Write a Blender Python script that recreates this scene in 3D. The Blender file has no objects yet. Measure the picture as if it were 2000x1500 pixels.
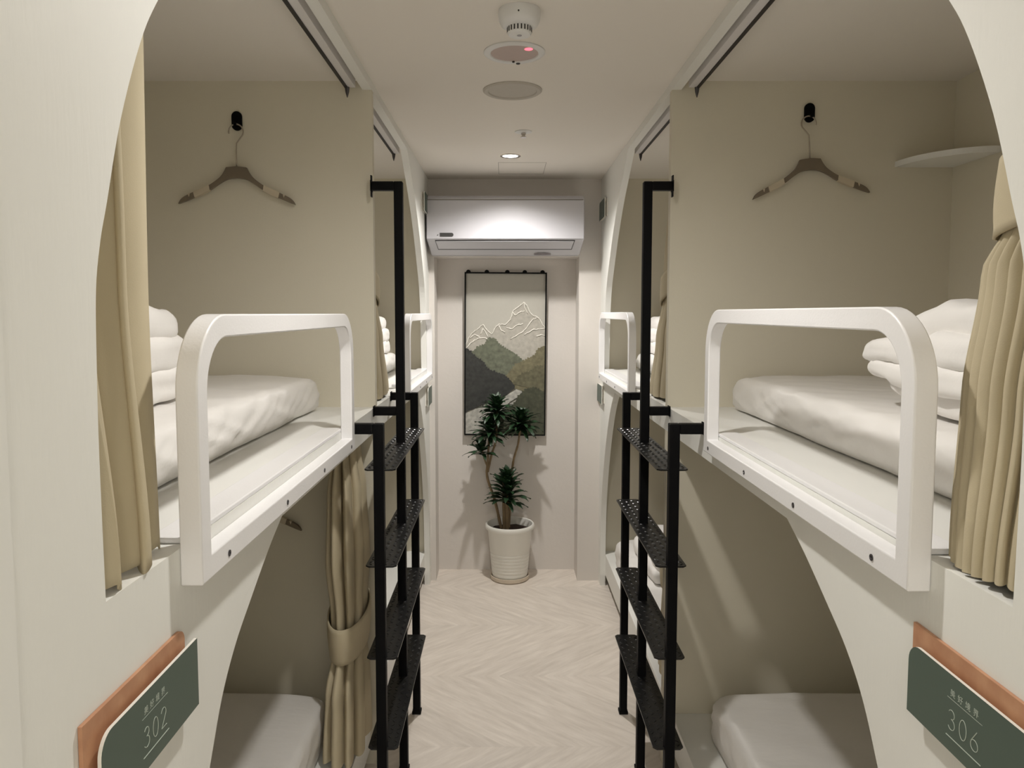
import bpy, bmesh, math, random
from mathutils import Vector, Matrix, noise
random.seed(7)
R = math.radians
sc = bpy.context.scene
C = sc.collection

# ------------------------------------------------------------------ camera, world, light, exposure
cam_d = bpy.data.cameras.new('camera')
cam_d.sensor_width = 36.0
cam_d.sensor_fit = 'HORIZONTAL'
cam_d.lens = 1450.0 / 2000.0 * 36.0
cam_d.shift_x = 0.0065
cam_d.shift_y = -0.0183
cam_d.clip_start = 0.02
cam = bpy.data.objects.new('camera', cam_d)
C.objects.link(cam)
cam.location = (0, 0, 1.55)
cam.rotation_euler = (R(90 - 4.0), 0, 0)
sc.camera = cam

w = bpy.data.worlds.new('world')
sc.world = w
w.use_nodes = True
w.node_tree.nodes['Background'].inputs[0].default_value = (1.0, 0.9, 0.76, 1)
w.node_tree.nodes['Background'].inputs[1].default_value = 0.05

sc.view_settings.view_transform = 'Standard'
sc.view_settings.look = 'None'
sc.view_settings.gamma = 1.0
sc.view_settings.use_curve_mapping = False
sc.view_settings.exposure = 0.68
sc.cycles.max_bounces = 14
sc.cycles.diffuse_bounces = 8

CEIL = 2.30
WARM = (1.0, 0.965, 0.915)
LAMPS = [(0.0, 1.43, 29.0), (0.024, 3.60, 50.0), (0.02, -0.70, 10.0)]
for lx, ly, pw in LAMPS:
    ld = bpy.data.lights.new('downlight_light', 'SPOT')
    ld.energy = pw
    ld.color = WARM
    ld.shadow_soft_size = 0.03
    ld.spot_size = R(146 if 3 < ly < 4 else 168)
    ld.spot_blend = 1.0
    lo = bpy.data.objects.new('downlight_light', ld)
    C.objects.link(lo)
    lo.location = (lx, ly, CEIL - 0.022)

al = bpy.data.lights.new('rear_fill_light', 'AREA')      # soft fill light added behind the viewer, stands for no known lamp
al.shape = 'RECTANGLE'; al.size = 1.0; al.size_y = 0.8; al.energy = 9.0; al.color = WARM
ao = bpy.data.objects.new('rear_fill_light', al)
C.objects.link(ao)
ao.location = (0.05, -1.55, CEIL - 0.03)

# ------------------------------------------------------------------ materials
def nodes(name):
    m = bpy.data.materials.new(name)
    m.use_nodes = True
    nt = m.node_tree
    return m, nt, nt.nodes['Principled BSDF']

def N(nt, typ, **kw):
    n = nt.nodes.new(typ)
    for k, v in kw.items():
        if k in n.inputs.keys():
            n.inputs[k].default_value = v
        else:
            setattr(n, k, v)
    return n

def mat(name, col, rough=0.5, metal=0.0, var=0.04, vscale=6.0, bump=0.0, bscale=60.0, spec=0.5, stretch=None, coat=0.0):
    m, nt, b = nodes(name)
    tc = N(nt, 'ShaderNodeTexCoord')
    src = tc.outputs['Object']
    if stretch:
        mp = N(nt, 'ShaderNodeMapping')
        mp.inputs['Scale'].default_value = stretch
        nt.links.new(src, mp.inputs['Vector'])
        src = mp.outputs['Vector']
    nz = N(nt, 'ShaderNodeTexNoise', Scale=vscale, Detail=4.0)
    nt.links.new(src, nz.inputs['Vector'])
    mx = N(nt, 'ShaderNodeMix', data_type='RGBA')
    mx.inputs[6].default_value = tuple(c * (1 - var) for c in col) + (1,)
    mx.inputs[7].default_value = tuple(min(1, c * (1 + var)) for c in col) + (1,)
    nt.links.new(nz.outputs[0], mx.inputs[0])
    nt.links.new(mx.outputs[2], b.inputs['Base Color'])
    b.inputs['Roughness'].default_value = rough
    b.inputs['Metallic'].default_value = metal
    b.inputs['Specular IOR Level'].default_value = spec
    b.inputs['Coat Weight'].default_value = coat
    if bump > 0:
        n2 = N(nt, 'ShaderNodeTexNoise', Scale=bscale, Detail=3.0)
        nt.links.new(src, n2.inputs['Vector'])
        bp = N(nt, 'ShaderNodeBump', Strength=bump, Distance=0.002)
        nt.links.new(n2.outputs[0], bp.inputs['Height'])
        nt.links.new(bp.outputs[0], b.inputs['Normal'])
    return m

def emis(name, col, strength):
    m, nt, b = nodes(name)
    b.inputs['Base Color'].default_value = col + (1,)
    b.inputs['Emission Color'].default_value = col + (1,)
    b.inputs['Emission Strength'].default_value = strength
    return m

M = {}
M['panel'] = mat('white_laminate', (0.79, 0.79, 0.755), 0.55, var=0.015, vscale=3, bump=0.25, bscale=160, stretch=(1, 1, 0.15))
M['bay'] = mat('cream_board', (0.675, 0.635, 0.525), 0.6, var=0.02, vscale=2, bump=0.12, bscale=220)
M['ceiling'] = mat('ceiling_paint', (0.78, 0.74, 0.68), 0.8, var=0.015, vscale=2, bump=0.06, bscale=90)
M['endwall'] = mat('end_wall_plaster', (0.68, 0.645, 0.61), 0.75, var=0.03, vscale=5, bump=0.35, bscale=45)
M['deck'] = mat('white_board', (0.80, 0.80, 0.77), 0.42, var=0.012, vscale=3, bump=0.05, bscale=150)
M['rail'] = mat('white_enamel', (0.83, 0.825, 0.835), 0.3, var=0.01, bump=0.12, bscale=260, coat=0.15)
M['sheet'] = mat('white_cotton', (0.81, 0.79, 0.765), 0.42, var=0.02, vscale=8, bump=0.55, bscale=28, stretch=(0.7, 1.6, 1))
M['duvet'] = mat('duvet_cotton', (0.82, 0.80, 0.775), 0.75, var=0.02, vscale=10, bump=0.6, bscale=34)
M['curtain'] = mat('beige_curtain_cloth', (0.50, 0.435, 0.305), 0.85, var=0.04, vscale=7, bump=0.12, bscale=700, spec=0.25)
M['black'] = mat('black_powder_coat', (0.006, 0.006, 0.0065), 0.5, var=0.1, bump=0.1, bscale=300, spec=0.06)
M['tread'] = mat('black_chequer_plate', (0.007, 0.007, 0.007), 0.28, var=0.2, bump=0.15, bscale=90, spec=0.4)
M['track'] = mat('white_track', (0.70, 0.68, 0.68), 0.35, var=0.02)
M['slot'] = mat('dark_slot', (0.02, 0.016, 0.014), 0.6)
M['screw'] = mat('dark_steel', (0.09, 0.085, 0.09), 0.35, metal=0.7)
M['hanger'] = mat('taupe_plastic', (0.175, 0.14, 0.10), 0.5, var=0.05)
M['sleeve'] = mat('cream_hanger_grip', (0.56, 0.49, 0.37), 0.7)
M['wire'] = mat('brushed_wire', (0.42, 0.37, 0.30), 0.35, metal=0.7)
M['ac'] = mat('ac_white_plastic', (0.53, 0.525, 0.56), 0.40, var=0.01)
M['acdark'] = mat('ac_dark_gap', (0.05, 0.05, 0.05), 0.5)
M['grey'] = mat('grey_lens', (0.30, 0.28, 0.30), 0.3)
M['plastic'] = mat('white_plastic', (0.72, 0.72, 0.71), 0.4, var=0.01)
M['grille'] = mat('speaker_grille', (0.50, 0.47, 0.42), 0.7, var=0.05, vscale=60)
M['grille2'] = mat('pinkish_grille', (0.50, 0.41, 0.38), 0.7, var=0.05, vscale=60)
M['chrome'] = mat('satin_chrome', (0.55, 0.52, 0.48), 0.25, metal=1.0)
M['signgreen'] = mat('green_sign_face', (0.078, 0.110, 0.088), 0.45, var=0.03)
M['signedge'] = mat('sign_edge', (0.78, 0.76, 0.70), 0.5)
M['ink'] = mat('pale_ink', (0.42, 0.47, 0.41), 0.6)
M['pot'] = mat('white_pot_plastic', (0.80, 0.79, 0.74), 0.4, var=0.02)
M['saucer'] = mat('stained_saucer', (0.60, 0.52, 0.42), 0.55, var=0.15, vscale=20)
M['soil'] = mat('dark_soil', (0.035, 0.018, 0.012), 0.95, var=0.5, vscale=60, bump=1.0, bscale=70)
M['cane'] = mat('cane_bark', (0.24, 0.17, 0.095), 0.75, var=0.25, vscale=30, bump=0.6, bscale=80)
M['leaf'] = mat('dark_green_leaf', (0.017, 0.046, 0.018), 0.42, var=0.45, vscale=25)
M['frame'] = mat('black_frame', (0.008, 0.008, 0.008), 0.7, spec=0.1)
M['seam'] = mat('grey_seam', (0.30, 0.28, 0.24), 0.8)
M['lens'] = emis('lit_lens', (1.0, 0.93, 0.82), 14.0)
M['redled'] = emis('red_led', (1.0, 0.10, 0.14), 1.6)

# copper leather-like backing plate
m, nt, b = nodes('copper_board')
tc = N(nt, 'ShaderNodeTexCoord')
nz = N(nt, 'ShaderNodeTexNoise', Scale=22.0, Detail=6.0)
rp = N(nt, 'ShaderNodeValToRGB')
rp.color_ramp.elements[0].position = 0.3; rp.color_ramp.elements[0].color = (0.42, 0.20, 0.11, 1)
rp.color_ramp.elements[1].position = 0.75; rp.color_ramp.elements[1].color = (0.60, 0.34, 0.20, 1)
nt.links.new(tc.outputs['Object'], nz.inputs['Vector'])
nt.links.new(nz.outputs[0], rp.inputs[0]); nt.links.new(rp.outputs[0], b.inputs['Base Color'])
b.inputs['Roughness'].default_value = 0.45
M['copper'] = m

# chevron plank floor
def floor_mat():
    m, nt, b = nodes('chevron_vinyl_planks')
    L = nt.links.new
    geo = N(nt, 'ShaderNodeTexCoord')
    sep = N(nt, 'ShaderNodeSeparateXYZ'); L(geo.outputs['Object'], sep.inputs[0])
    def mth(op, a, bb=None, c=None):
        n = N(nt, 'ShaderNodeMath', operation=op)
        for i, v in enumerate((a, bb, c)):
            if v is None: continue
            if isinstance(v, (int, float)): n.inputs[i].default_value = v
            else: L(v, n.inputs[i])
        return n.outputs[0]
    BW = 0.52
    y0 = mth('ADD', sep.outputs['Y'], 20 * BW - 3.60 + BW * 0)
    d = mth('PINGPONG', y0, BW)
    band = mth('FLOOR', mth('DIVIDE', y0, BW))
    across = mth('SUBTRACT', sep.outputs['X'], mth('MULTIPLY', d, -1.15))
    along = mth('ADD', sep.outputs['X'], mth('MULTIPLY', d, -1.15))
    W = 0.19
    q = mth('DIVIDE', across, W)
    pid = mth('FLOOR', q)
    fr = mth('FRACT', q)
    # plank tone
    cmb = N(nt, 'ShaderNodeCombineXYZ'); L(pid, cmb.inputs[0]); L(band, cmb.inputs[1])
    wn = N(nt, 'ShaderNodeTexWhiteNoise', noise_dimensions='2D'); L(cmb.outputs[0], wn.inputs['Vector'])
    # grain
    g = N(nt, 'ShaderNodeCombineXYZ')
    L(mth('MULTIPLY', across, 17.0), g.inputs[0]); L(mth('MULTIPLY', along, 2.2), g.inputs[1]); L(mth('MULTIPLY', pid, 3.7), g.inputs[2])
    nz = N(nt, 'ShaderNodeTexNoise', Scale=1.6, Detail=7.0, Roughness=0.65); L(g.outputs[0], nz.inputs['Vector'])
    rp = N(nt, 'ShaderNodeValToRGB')
    rp.color_ramp.elements[0].position = 0.28; rp.color_ramp.elements[0].color = (0.62, 0.555, 0.49, 1)
    rp.color_ramp.elements[1].position = 0.70; rp.color_ramp.elements[1].color = (0.80, 0.735, 0.665, 1)
    L(nz.outputs[0], rp.inputs[0])
    hs = N(nt, 'ShaderNodeHueSaturation'); L(rp.outputs[0], hs.inputs['Color'])
    L(mth('ADD', mth('MULTIPLY', wn.outputs['Value'], 0.07), 0.97), hs.inputs['Value'])
    edge = mth('MINIMUM', fr, mth('SUBTRACT', 1.0, fr))
    e2 = mth('MINIMUM', mth('MULTIPLY', edge, 55.0), 1.0)
    db = mth('MINIMUM', mth('MULTIPLY', mth('MINIMUM', d, mth('SUBTRACT', BW, d)), 300.0), 1.0)
    e3 = mth('MULTIPLY', e2, db)
    sm = mth('ADD', mth('MULTIPLY', e3, 0.05), 0.95)
    mm = N(nt, 'ShaderNodeMix', data_type='RGBA', blend_type='MULTIPLY'); mm.inputs[0].default_value = 1.0
    L(hs.outputs[0], mm.inputs[6])
    cc = N(nt, 'ShaderNodeCombineColor'); L(sm, cc.inputs[0]); L(sm, cc.inputs[1]); L(sm, cc.inputs[2]); L(cc.outputs[0], mm.inputs[7])
    L(mm.outputs[2], b.inputs['Base Color'])
    b.inputs['Roughness'].default_value = 0.5
    bp = N(nt, 'ShaderNodeBump', Strength=0.25, Distance=0.002); L(nz.outputs[0], bp.inputs['Height']); L(bp.outputs[0], b.inputs['Normal'])
    return m
M['floor'] = floor_mat()

# ------------------------------------------------------------------ mesh helpers
def link(name, bm, material, parent=None, smooth=False, autosmooth=None):
    bmesh.ops.recalc_face_normals(bm, faces=bm.faces[:])
    me = bpy.data.meshes.new(name)
    bm.to_mesh(me); bm.free()
    mats = material if isinstance(material, (list, tuple)) else [material]
    for mm in mats: me.materials.append(mm)
    if smooth:
        for p in me.polygons: p.use_smooth = True
        if autosmooth is not None:
            me.set_sharp_from_angle(angle=R(autosmooth))
    o = bpy.data.objects.new(name, me)
    C.objects.link(o)
    if parent: o.parent = parent
    return o

def tag(o, label=None, cat=None, group=None, kind=None):
    if label: o['label'] = label
    if cat: o['category'] = cat
    if group: o['group'] = group
    if kind: o['kind'] = kind
    return o

def thing(name, label, cat, loc, rz=0, group=None):
    o = bpy.data.objects.new(name, None)
    o.empty_display_size = 0.05
    C.objects.link(o)
    o.location = loc; o.rotation_euler = (0, 0, rz)
    return tag(o, label, cat, group)

def struct(o, label=None):
    o['kind'] = 'structure'
    if label: o['label'] = label
    return o

def box(bm, x0, x1, y0, y1, z0, z1, bev=0.0, seg=2, mi=0):
    vs = [bm.verts.new((x, y, z)) for x in (min(x0, x1), max(x0, x1)) for y in (min(y0, y1), max(y0, y1)) for z in (min(z0, z1), max(z0, z1))]
    idx = [(0, 1, 3, 2), (4, 6, 7, 5), (0, 4, 5, 1), (2, 3, 7, 6), (0, 2, 6, 4), (1, 5, 7, 3)]
    fs = [bm.faces.new([vs[i] for i in q]) for q in idx]
    for f in fs: f.material_index = mi
    if bev > 0:
        es = list({e for f in fs for e in f.edges})
        bmesh.ops.bevel(bm, geom=es, offset=bev, segments=seg, affect='EDGES', profile=0.5, material=-1)
    return fs

def prism(bm, pts, axis, a, b, mi=0):
    """extrude a 2D outline. axis 'x': pts are (y,z); 'y': (x,z); 'z': (x,y)"""
    def P(p, t):
        return {'x': (t, p[0], p[1]), 'y': (p[0], t, p[1]), 'z': (p[0], p[1], t)}[axis]
    A = [bm.verts.new(P(p, a)) for p in pts]
    B = [bm.verts.new(P(p, b)) for p in pts]
    n = len(pts)
    fs = [bm.faces.new(A), bm.faces.new(B[::-1])]
    for i in range(n):
        fs.append(bm.faces.new((A[i], B[i], B[(i + 1) % n], A[(i + 1) % n])))
    for f in fs: f.material_index = mi
    return fs

def tube(bm, pts, r, seg=10, caps=True, mi=0):
    pts = [Vector(p) for p in pts]
    n = len(pts)
    rs = r if isinstance(r, (list, tuple)) else [r] * n
    rings = []
    up = None
    for i, p in enumerate(pts):
        t = (pts[min(i + 1, n - 1)] - pts[max(i - 1, 0)]).normalized()
        if up is None:
            up = Vector((0, 0, 1)) if abs(t.z) < 0.9 else Vector((1, 0, 0))
        s = t.cross(up).normalized(); up = s.cross(t).normalized()
        rings.append([bm.verts.new(p + (s * math.cos(2 * math.pi * k / seg) + up * math.sin(2 * math.pi * k / seg)) * rs[i]) for k in range(seg)])
    for i in range(n - 1):
        for k in range(seg):
            f = bm.faces.new((rings[i][k], rings[i][(k + 1) % seg], rings[i + 1][(k + 1) % seg], rings[i + 1][k])); f.material_index = mi
    if caps:
        bm.faces.new(rings[0][::-1]).material_index = mi
        bm.faces.new(rings[-1]).material_index = mi

def lathe(bm, prof, cx, cy, seg=48, mi=0, zoff=0):
    rings = []
    for r, z in prof:
        if r < 1e-6:
            rings.append([bm.verts.new((cx, cy, z + zoff))])
        else:
            rings.append([bm.verts.new((cx + r * math.cos(2 * math.pi * k / seg), cy + r * math.sin(2 * math.pi * k / seg), z + zoff)) for k in range(seg)])
    for i in range(len(rings) - 1):
        a, b = rings[i], rings[i + 1]
        for k in range(seg):
            k2 = (k + 1) % seg
            if len(a) == 1 and len(b) == 1: continue
            if len(a) == 1: f = bm.faces.new((a[0], b[k], b[k2]))
            elif len(b) == 1: f = bm.faces.new((a[k], a[k2], b[0]))
            else: f = bm.faces.new((a[k], a[k2], b[k2], b[k]))
            f.material_index = mi

def cushion(bm, x0, x1, y0, y1, z0, z1, r, n=(14, 30, 4), puff=0.0, amp=0.003, fr=7.0, seed=0, deform=None):
    """soft rounded slab"""
    lo = (x0, y0, z0); hi = (x1, y1, z1)
    cs = []
    for a in range(3):
        rr = min(r, (hi[a] - lo[a]) / 2.02)
        l = [lo[a] + rr * t for t in (0, 0.15, 0.4, 0.7, 1.0)]
        h = [hi[a] - rr * t for t in (1.0, 0.7, 0.4, 0.15, 0)]
        mid = [l[-1] + (h[0] - l[-1]) * (i + 1) / (n[a] + 1) for i in range(n[a])]
        cs.append(l + mid + h)
    cache = {}
    def V(p):
        key = tuple(round(c, 6) for c in p)
        if key in cache: return cache[key]
        q = [min(max(p[i], lo[i] + min(r, (hi[i] - lo[i]) / 2.02)), hi[i] - min(r, (hi[i] - lo[i]) / 2.02)) for i in range(3)]
        rr = [min(r, (hi[i] - lo[i]) / 2.02) for i in range(3)]
        d = Vector([(p[i] - q[i]) / rr[i] for i in range(3)])
        if d.length > 0:
            d.normalize()
            nn = d.copy()
            pp = Vector([q[i] + d[i] * rr[i] for i in range(3)])
        else:
            nn = Vector((0, 0, 1)); pp = Vector(p)
        u = (pp.x - x0) / (x1 - x0) * 2 - 1; v = (pp.y - y0) / (y1 - y0) * 2 - 1; wz = (pp.z - z0) / (z1 - z0)
        pp.z += puff * (1 - u * u) * (1 - v * v) * wz
        s = Vector((pp.x * fr + seed * 3.1, pp.y * fr, pp.z * fr))
        k = amp * (noise.noise(s) + 0.5 * noise.noise(s * 2.3))
        pp = pp + nn * k
        if deform: pp = deform(pp)
        cache[key] = bm.verts.new(pp)
        return cache[key]
    for a in range(3):
        b, c = (a + 1) % 3, (a + 2) % 3
        for side in (lo[a], hi[a]):
            for i in range(len(cs[b]) - 1):
                for j in range(len(cs[c]) - 1):
                    q = []
                    for bi, ci in ((i, j), (i + 1, j), (i + 1, j + 1), (i, j + 1)):
                        p = [0, 0, 0]; p[a] = side; p[b] = cs[b][bi]; p[c] = cs[c][ci]
                        q.append(V(p))
                    if len(set(q)) == 4:
                        try: bm.faces.new(q)
                        except ValueError: pass

def solidify(o, t, offset=0):
    md = o.modifiers.new('thickness', 'SOLIDIFY'); md.thickness = t; md.offset = offset
    return md

def lerp(tab, z):
    """tab: [(z, v...)] ascending; smooth interpolation"""
    if z <= tab[0][0]: return tab[0][1:]
    for i in range(len(tab) - 1):
        if z <= tab[i + 1][0]:
            t = (z - tab[i][0]) / (tab[i + 1][0] - tab[i][0]); t = t * t * (3 - 2 * t)
            return tuple(a + (b - a) * t for a, b in zip(tab[i][1:], tab[i + 1][1:]))
    return tab[-1][1:]

def copy_tree(o, parent=None):
    c = o.copy(); C.objects.link(c); c.parent = parent
    for ch in o.children: copy_tree(ch, c)
    return c

# ------------------------------------------------------------------ the setting
TH = 0.030
PX = {-1: -0.433, 1: 0.540}            # corridor face of the two bunk fronts
BACK = {-1: -1.35, 1: 1.46}
YC = 2.475                              # line of the divider between the near and the far bunk
YE = 4.22                               # end wall
YR = 4.41                               # face of the recess in the end wall
ZD = 1.238                              # upper deck
ZB = 1.158                              # underside of the upper deck
HEAD = 2.272
SIDE = {-1: 'left', 1: 'right'}

def X(s, d): return PX[s] + s * d       # d metres into the bunk from the corridor face (negative: out into the corridor)

bm = bmesh.new(); box(bm, -1.5, 1.6, -2.3, 4.6, -0.05, 0.0)
struct(link('floor', bm, M['floor']), 'pale beige chevron plank floor of the corridor')
bm = bmesh.new(); box(bm, -1.5, 1.6, -2.3, 4.6, CEIL, CEIL + 0.05)
struct(link('ceiling', bm, M['ceiling']), 'smooth off-white ceiling')

# end wall: face with a shallow recess (x -0.40..0.417, up to z 1.865)
bm = bmesh.new()
box(bm, -1.5, -0.402, YE, YR + 0.05, 0, CEIL)
box(bm, 0.417, 1.6, YE, YR + 0.05, 0, CEIL)
box(bm, -0.402, 0.417, YE, YR + 0.05, 1.868, CEIL)
box(bm, -0.402, 0.417, YR, YR + 0.05, 0, 1.868)
struct(link('wall_end', bm, M['endwall']), 'warm grey plaster end wall with a shallow recess')
# the room behind the photographer
bm = bmesh.new(); box(bm, -1.5, 1.6, -2.35, -2.3, 0, CEIL)
struct(link('wall_back', bm, M['panel']))
for s in (-1, 1):
    bm = bmesh.new()
    ya = 0.632 if s < 0 else 0.60
    box(bm, X(s, 0 if s > 0 else -0.005), X(s, TH), -2.3, ya, 0, CEIL)
    struct(link('wall_near_%s' % SIDE[s], bm, M['deck']))
    bm = bmesh.new(); box(bm, BACK[s], BACK[s] + s * 0.04, 0.42, YE, 0, CEIL)
    struct(link('wall_%s_outer' % SIDE[s], bm, M['bay']))
    bm = bmesh.new(); box(bm, X(s, TH), BACK[s], YE - 0.012, YE, 0, CEIL)
    struct(link('wall_%s_foot' % SIDE[s], bm, M['bay']))
    bm = bmesh.new(); box(bm, X(s, TH), BACK[s], 0.46, 0.50, 0, CEIL)
    struct(link('wall_%s_head' % SIDE[s], bm, M['bay']))

def smooth_poly(pts, n=5):
    """Catmull-Rom through the points"""
    out = []
    P = [pts[0]] + list(pts) + [pts[-1]]
    for i in range(1, len(P) - 2):
        p0, p1, p2, p3 = P[i - 1], P[i], P[i + 1], P[i + 2]
        for k in range(n):
            t = k / n
            out.append(tuple(0.5 * (2 * p1[j] + (-p0[j] + p2[j]) * t + (2 * p0[j] - 5 * p1[j] + 4 * p2[j] - p3[j]) * t * t + (-p0[j] + 3 * p1[j] - 3 * p2[j] + p3[j]) * t ** 3) for j in range(2)))
    out.append(tuple(pts[-1]))
    return out

# arch outlines as (distance from the divider line, z), from the deck upwards / downwards
NEAR_UP = [(1.690, ZD), (1.692, 1.40), (1.690, 1.50), (1.686, 1.575), (1.674, 1.627), (1.658, 1.67), (1.622, 1.768), (1.570, 1.87), (1.522, 1.937), (1.43, 2.04), (1.30, 2.15), (1.08, HEAD)]
FAR_UP = [(1.605, ZD), (1.59, 1.40), (1.575, 1.55), (1.525, 1.69), (1.42, 1.82), (1.30, 1.95), (1.15, 2.08), (0.985, 2.19), (0.86, HEAD)]
NEAR_LO = [(1.06, ZB), (1.145, 1.119), (1.243, 1.065), (1.318, 1.020), (1.378, 0.965), (1.432, 0.885), (1.50, 0.78), (1.58, 0.62), (1.64, 0.42), (1.66, 0.2), (1.66, 0.0)]
FAR_LO = [(1.19, ZB), (1.29, 1.09), (1.38, 1.00), (1.47, 0.88), (1.55, 0.74), (1.62, 0.58), (1.665, 0.40), (1.68, 0.2), (1.68, 0.0)]
for s in (-1, 1):
    bm = bmesh.new()
    dy = 0.0 if s < 0 else -0.015
    for up, lo, sg, ye in ((NEAR_UP, NEAR_LO, -1, 0.632 if s < 0 else 0.60), (FAR_UP, FAR_LO, 1, YE)):
        u = [(YC + dy + sg * d, z) for d, z in smooth_poly(up)]
        l = [(YC + dy + sg * d, z) for d, z in smooth_poly(lo)]
        pts = [(ye, 0), (ye, CEIL), (YC, CEIL), (YC, HEAD)] + u[::-1] + [(YC, ZD), (YC, ZB)] + l
        prism(bm, pts, 'x', X(s, 0), X(s, TH))
    struct(link('wall_%s' % SIDE[s], bm, M['panel']), 'white laminate bunk front with arched openings on the %s' % SIDE[s])
    # divider between the two bunks of this side
    bm = bmesh.new()
    y0, y1 = YC - 0.015, YC + 0.015
    box(bm, X(s, TH), BACK[s], y0, y1, ZD, CEIL)
    box(bm, X(s, TH), BACK[s], y0, y1, 0, ZB)
    box(bm, X(s, 0), X(s, TH), y0, y1, ZD, HEAD)
    box(bm, X(s, 0), X(s, TH), y0, y1, 0, ZB)
    struct(link('wall_%s_divider' % SIDE[s], bm, M['bay']), 'cream divider between the near and far bunks on the %s' % SIDE[s])

# ------------------------------------------------------------------ bunk platforms, mattresses
where = {(-1, 0): 'near left', (-1, 1): 'far left', (1, 0): 'near right', (1, 1): 'far right'}
YB = {0: (0.50, YC - 0.015), 1: (YC + 0.015, YE - 0.012)}
for s in (-1, 1):
    for f in (0, 1):
        a, b = YB[f]
        bm = bmesh.new(); box(bm, X(s, TH), BACK[s], a, b, ZB, ZD)
        tag(link('bunk_platform', bm, M['deck']), 'white board platform of the %s upper bunk, level with the guard rail' % where[s, f], 'bed base')
        t = thing('bunk_platform', 'low white board platform of the %s lower bunk, just above the floor' % where[s, f], 'bed base', (X(s, 0.06), a, 0))
        bm = bmesh.new(); box(bm, X(s, TH) - t.location.x, BACK[s] - t.location.x, 0, b - a, 0.06, 0.18, bev=0.002)
        link('deck_board', bm, M['deck'], t)
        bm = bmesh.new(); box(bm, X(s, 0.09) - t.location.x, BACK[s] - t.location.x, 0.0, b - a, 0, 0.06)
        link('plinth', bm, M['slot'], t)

def round_corner(p, x0, y1, s, rc):
    """round the front far corner in plan"""
    dx = s * (p.x - x0); dy = y1 - p.y
    vx = max(0, rc - dx); vy = max(0, rc - dy)
    if vx > 0 and vy > 0:
        m = max(vx, vy) / math.hypot(vx, vy)
        p.x = x0 + s * (rc - vx * m); p.y = y1 - (rc - vy * m)
    return p
def sheet_form(s, xf, ye, z0, z1, rc=0.065):
    def d(p):
        p = round_corner(p, xf, ye, s, rc)
        dx = s * (p.x - xf)
        u = (p.z - z0) / (z1 - z0)
        # soft creases on the side, long ones on the top
        n1 = noise.noise(Vector((p.y * 5.5 + p.z * 16, p.z * 3, xf * 7)))
        n2 = noise.noise(Vector((p.y * 13 - p.z * 30, p.z * 5, xf * 5 + 4)))
        if dx < 0.09: p.x -= s * (0.010 * (1 - abs(n1)) ** 3 + 0.006 * (1 - abs(n2)) ** 4) * math.sin(math.pi * min(1, max(0, u)))
        if u > 0.85:
            n3 = noise.noise(Vector((p.x * 4 + 3, p.y * 9 + p.x * 6, xf)))
            p.z += 0.0035 * (1 - abs(n3)) ** 5
        k = max(0, 1 - (ye - p.y) / 0.16) * max(0, 1 - dx / 0.18)
        if k > 0:
            p.x += s * 0.0035 * math.sin(p.y * 210 + p.x * 150) * k * (1 if u < 0.9 else 0.4)
            p.z -= 0.020 * k * k * max(0, u)
        p.z = max(p.z, z0 + 0.0008)
        return p
    return d
MATS = [  # side, far?, x front, y0, y1, z0, z1, label
    (-1, 0, -0.605, 0.56, 2.415, ZD, 1.348, 'mattress in a white fitted sheet on the near left upper bunk'),
    (1, 0, 0.735, 0.56, 2.415, ZD, 1.348, 'mattress in a satin white fitted sheet on the near right upper bunk'),
    (-1, 0, -0.572, 0.56, 2.335, 0.18, 0.325, 'mattress in a white sheet on the near left lower bunk, beside the tied curtain'),
    (1, 0, 0.665, 0.56, 2.335, 0.18, 0.325, 'mattress in a wrinkled white sheet on the near right lower bunk'),
    (-1, 1, -0.605, 2.56, 4.16, ZD, 1.335, 'mattress on the far left upper bunk, behind its guard rail'),
    (1, 1, 0.735, 2.56, 4.16, ZD, 1.335, 'mattress on the far right upper bunk, behind its guard rail'),
    (-1, 1, -0.66, 2.56, 3.75, 0.18, 0.325, 'mattress on the far left lower bunk, behind the ladder'),
    (1, 1, 0.60, 2.90, 3.98, 0.18, 0.325, 'mattress in a white sheet on the far right lower bunk, next to the end wall')]
for s, f, xf, y0, y1, z0, z1, lab in MATS:
    bm = bmesh.new()
    x1 = BACK[s] - s * 0.01
    cushion(bm, min(xf, x1), max(xf, x1), y0, y1, z0 + 0.001, z1, 0.024, n=(26, 120, 6), amp=0.003, fr=6.0, seed=s + 2 * f + z0, deform=sheet_form(s, xf, y1, z0, z1))
    tag(link('mattress', bm, M['sheet'], smooth=True), lab, 'mattress')

def duvet(lab, s, x0, x1, y0, y1, z0, rows, seed, pinch=0.0, zt=None, rc=0.12):
    """rows: (thickness, inset, overhang) from the bottom"""
    bm = bmesh.new()
    z = z0
    for i, (h, ix, iy) in enumerate(rows):
        xa = x0 + s * ix; yb = y1 - iy
        def form(p, xa=xa, yb=yb):
            p = round_corner(p, xa, yb, s, rc)
            dist = math.hypot(p.x - xa, (p.y - yb) * 0.8)
            k = max(0.0, 1 - dist / 0.22)
            if pinch: p.z += (zt - p.z) * k * pinch
            p.z += 0.004 * math.sin(p.y * 40 + p.x * 55 + seed + i) * k
            p.z = max(p.z, z0 + 0.001)
            return p
        cushion(bm, min(xa, x1), max(xa, x1), y0, yb, z - 0.006, z + h + 0.006, min(0.024 if i < len(rows) - 1 else 0.038, h * 0.52), n=(18, 20, 5), puff=0.006 if i < len(rows) - 1 else 0.016,
                amp=0.009, fr=13.0, seed=seed + i * 1.7, deform=form)
        z += h
    return tag(link('folded_duvet', bm, M['duvet'], smooth=True), lab, 'duvet')
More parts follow.
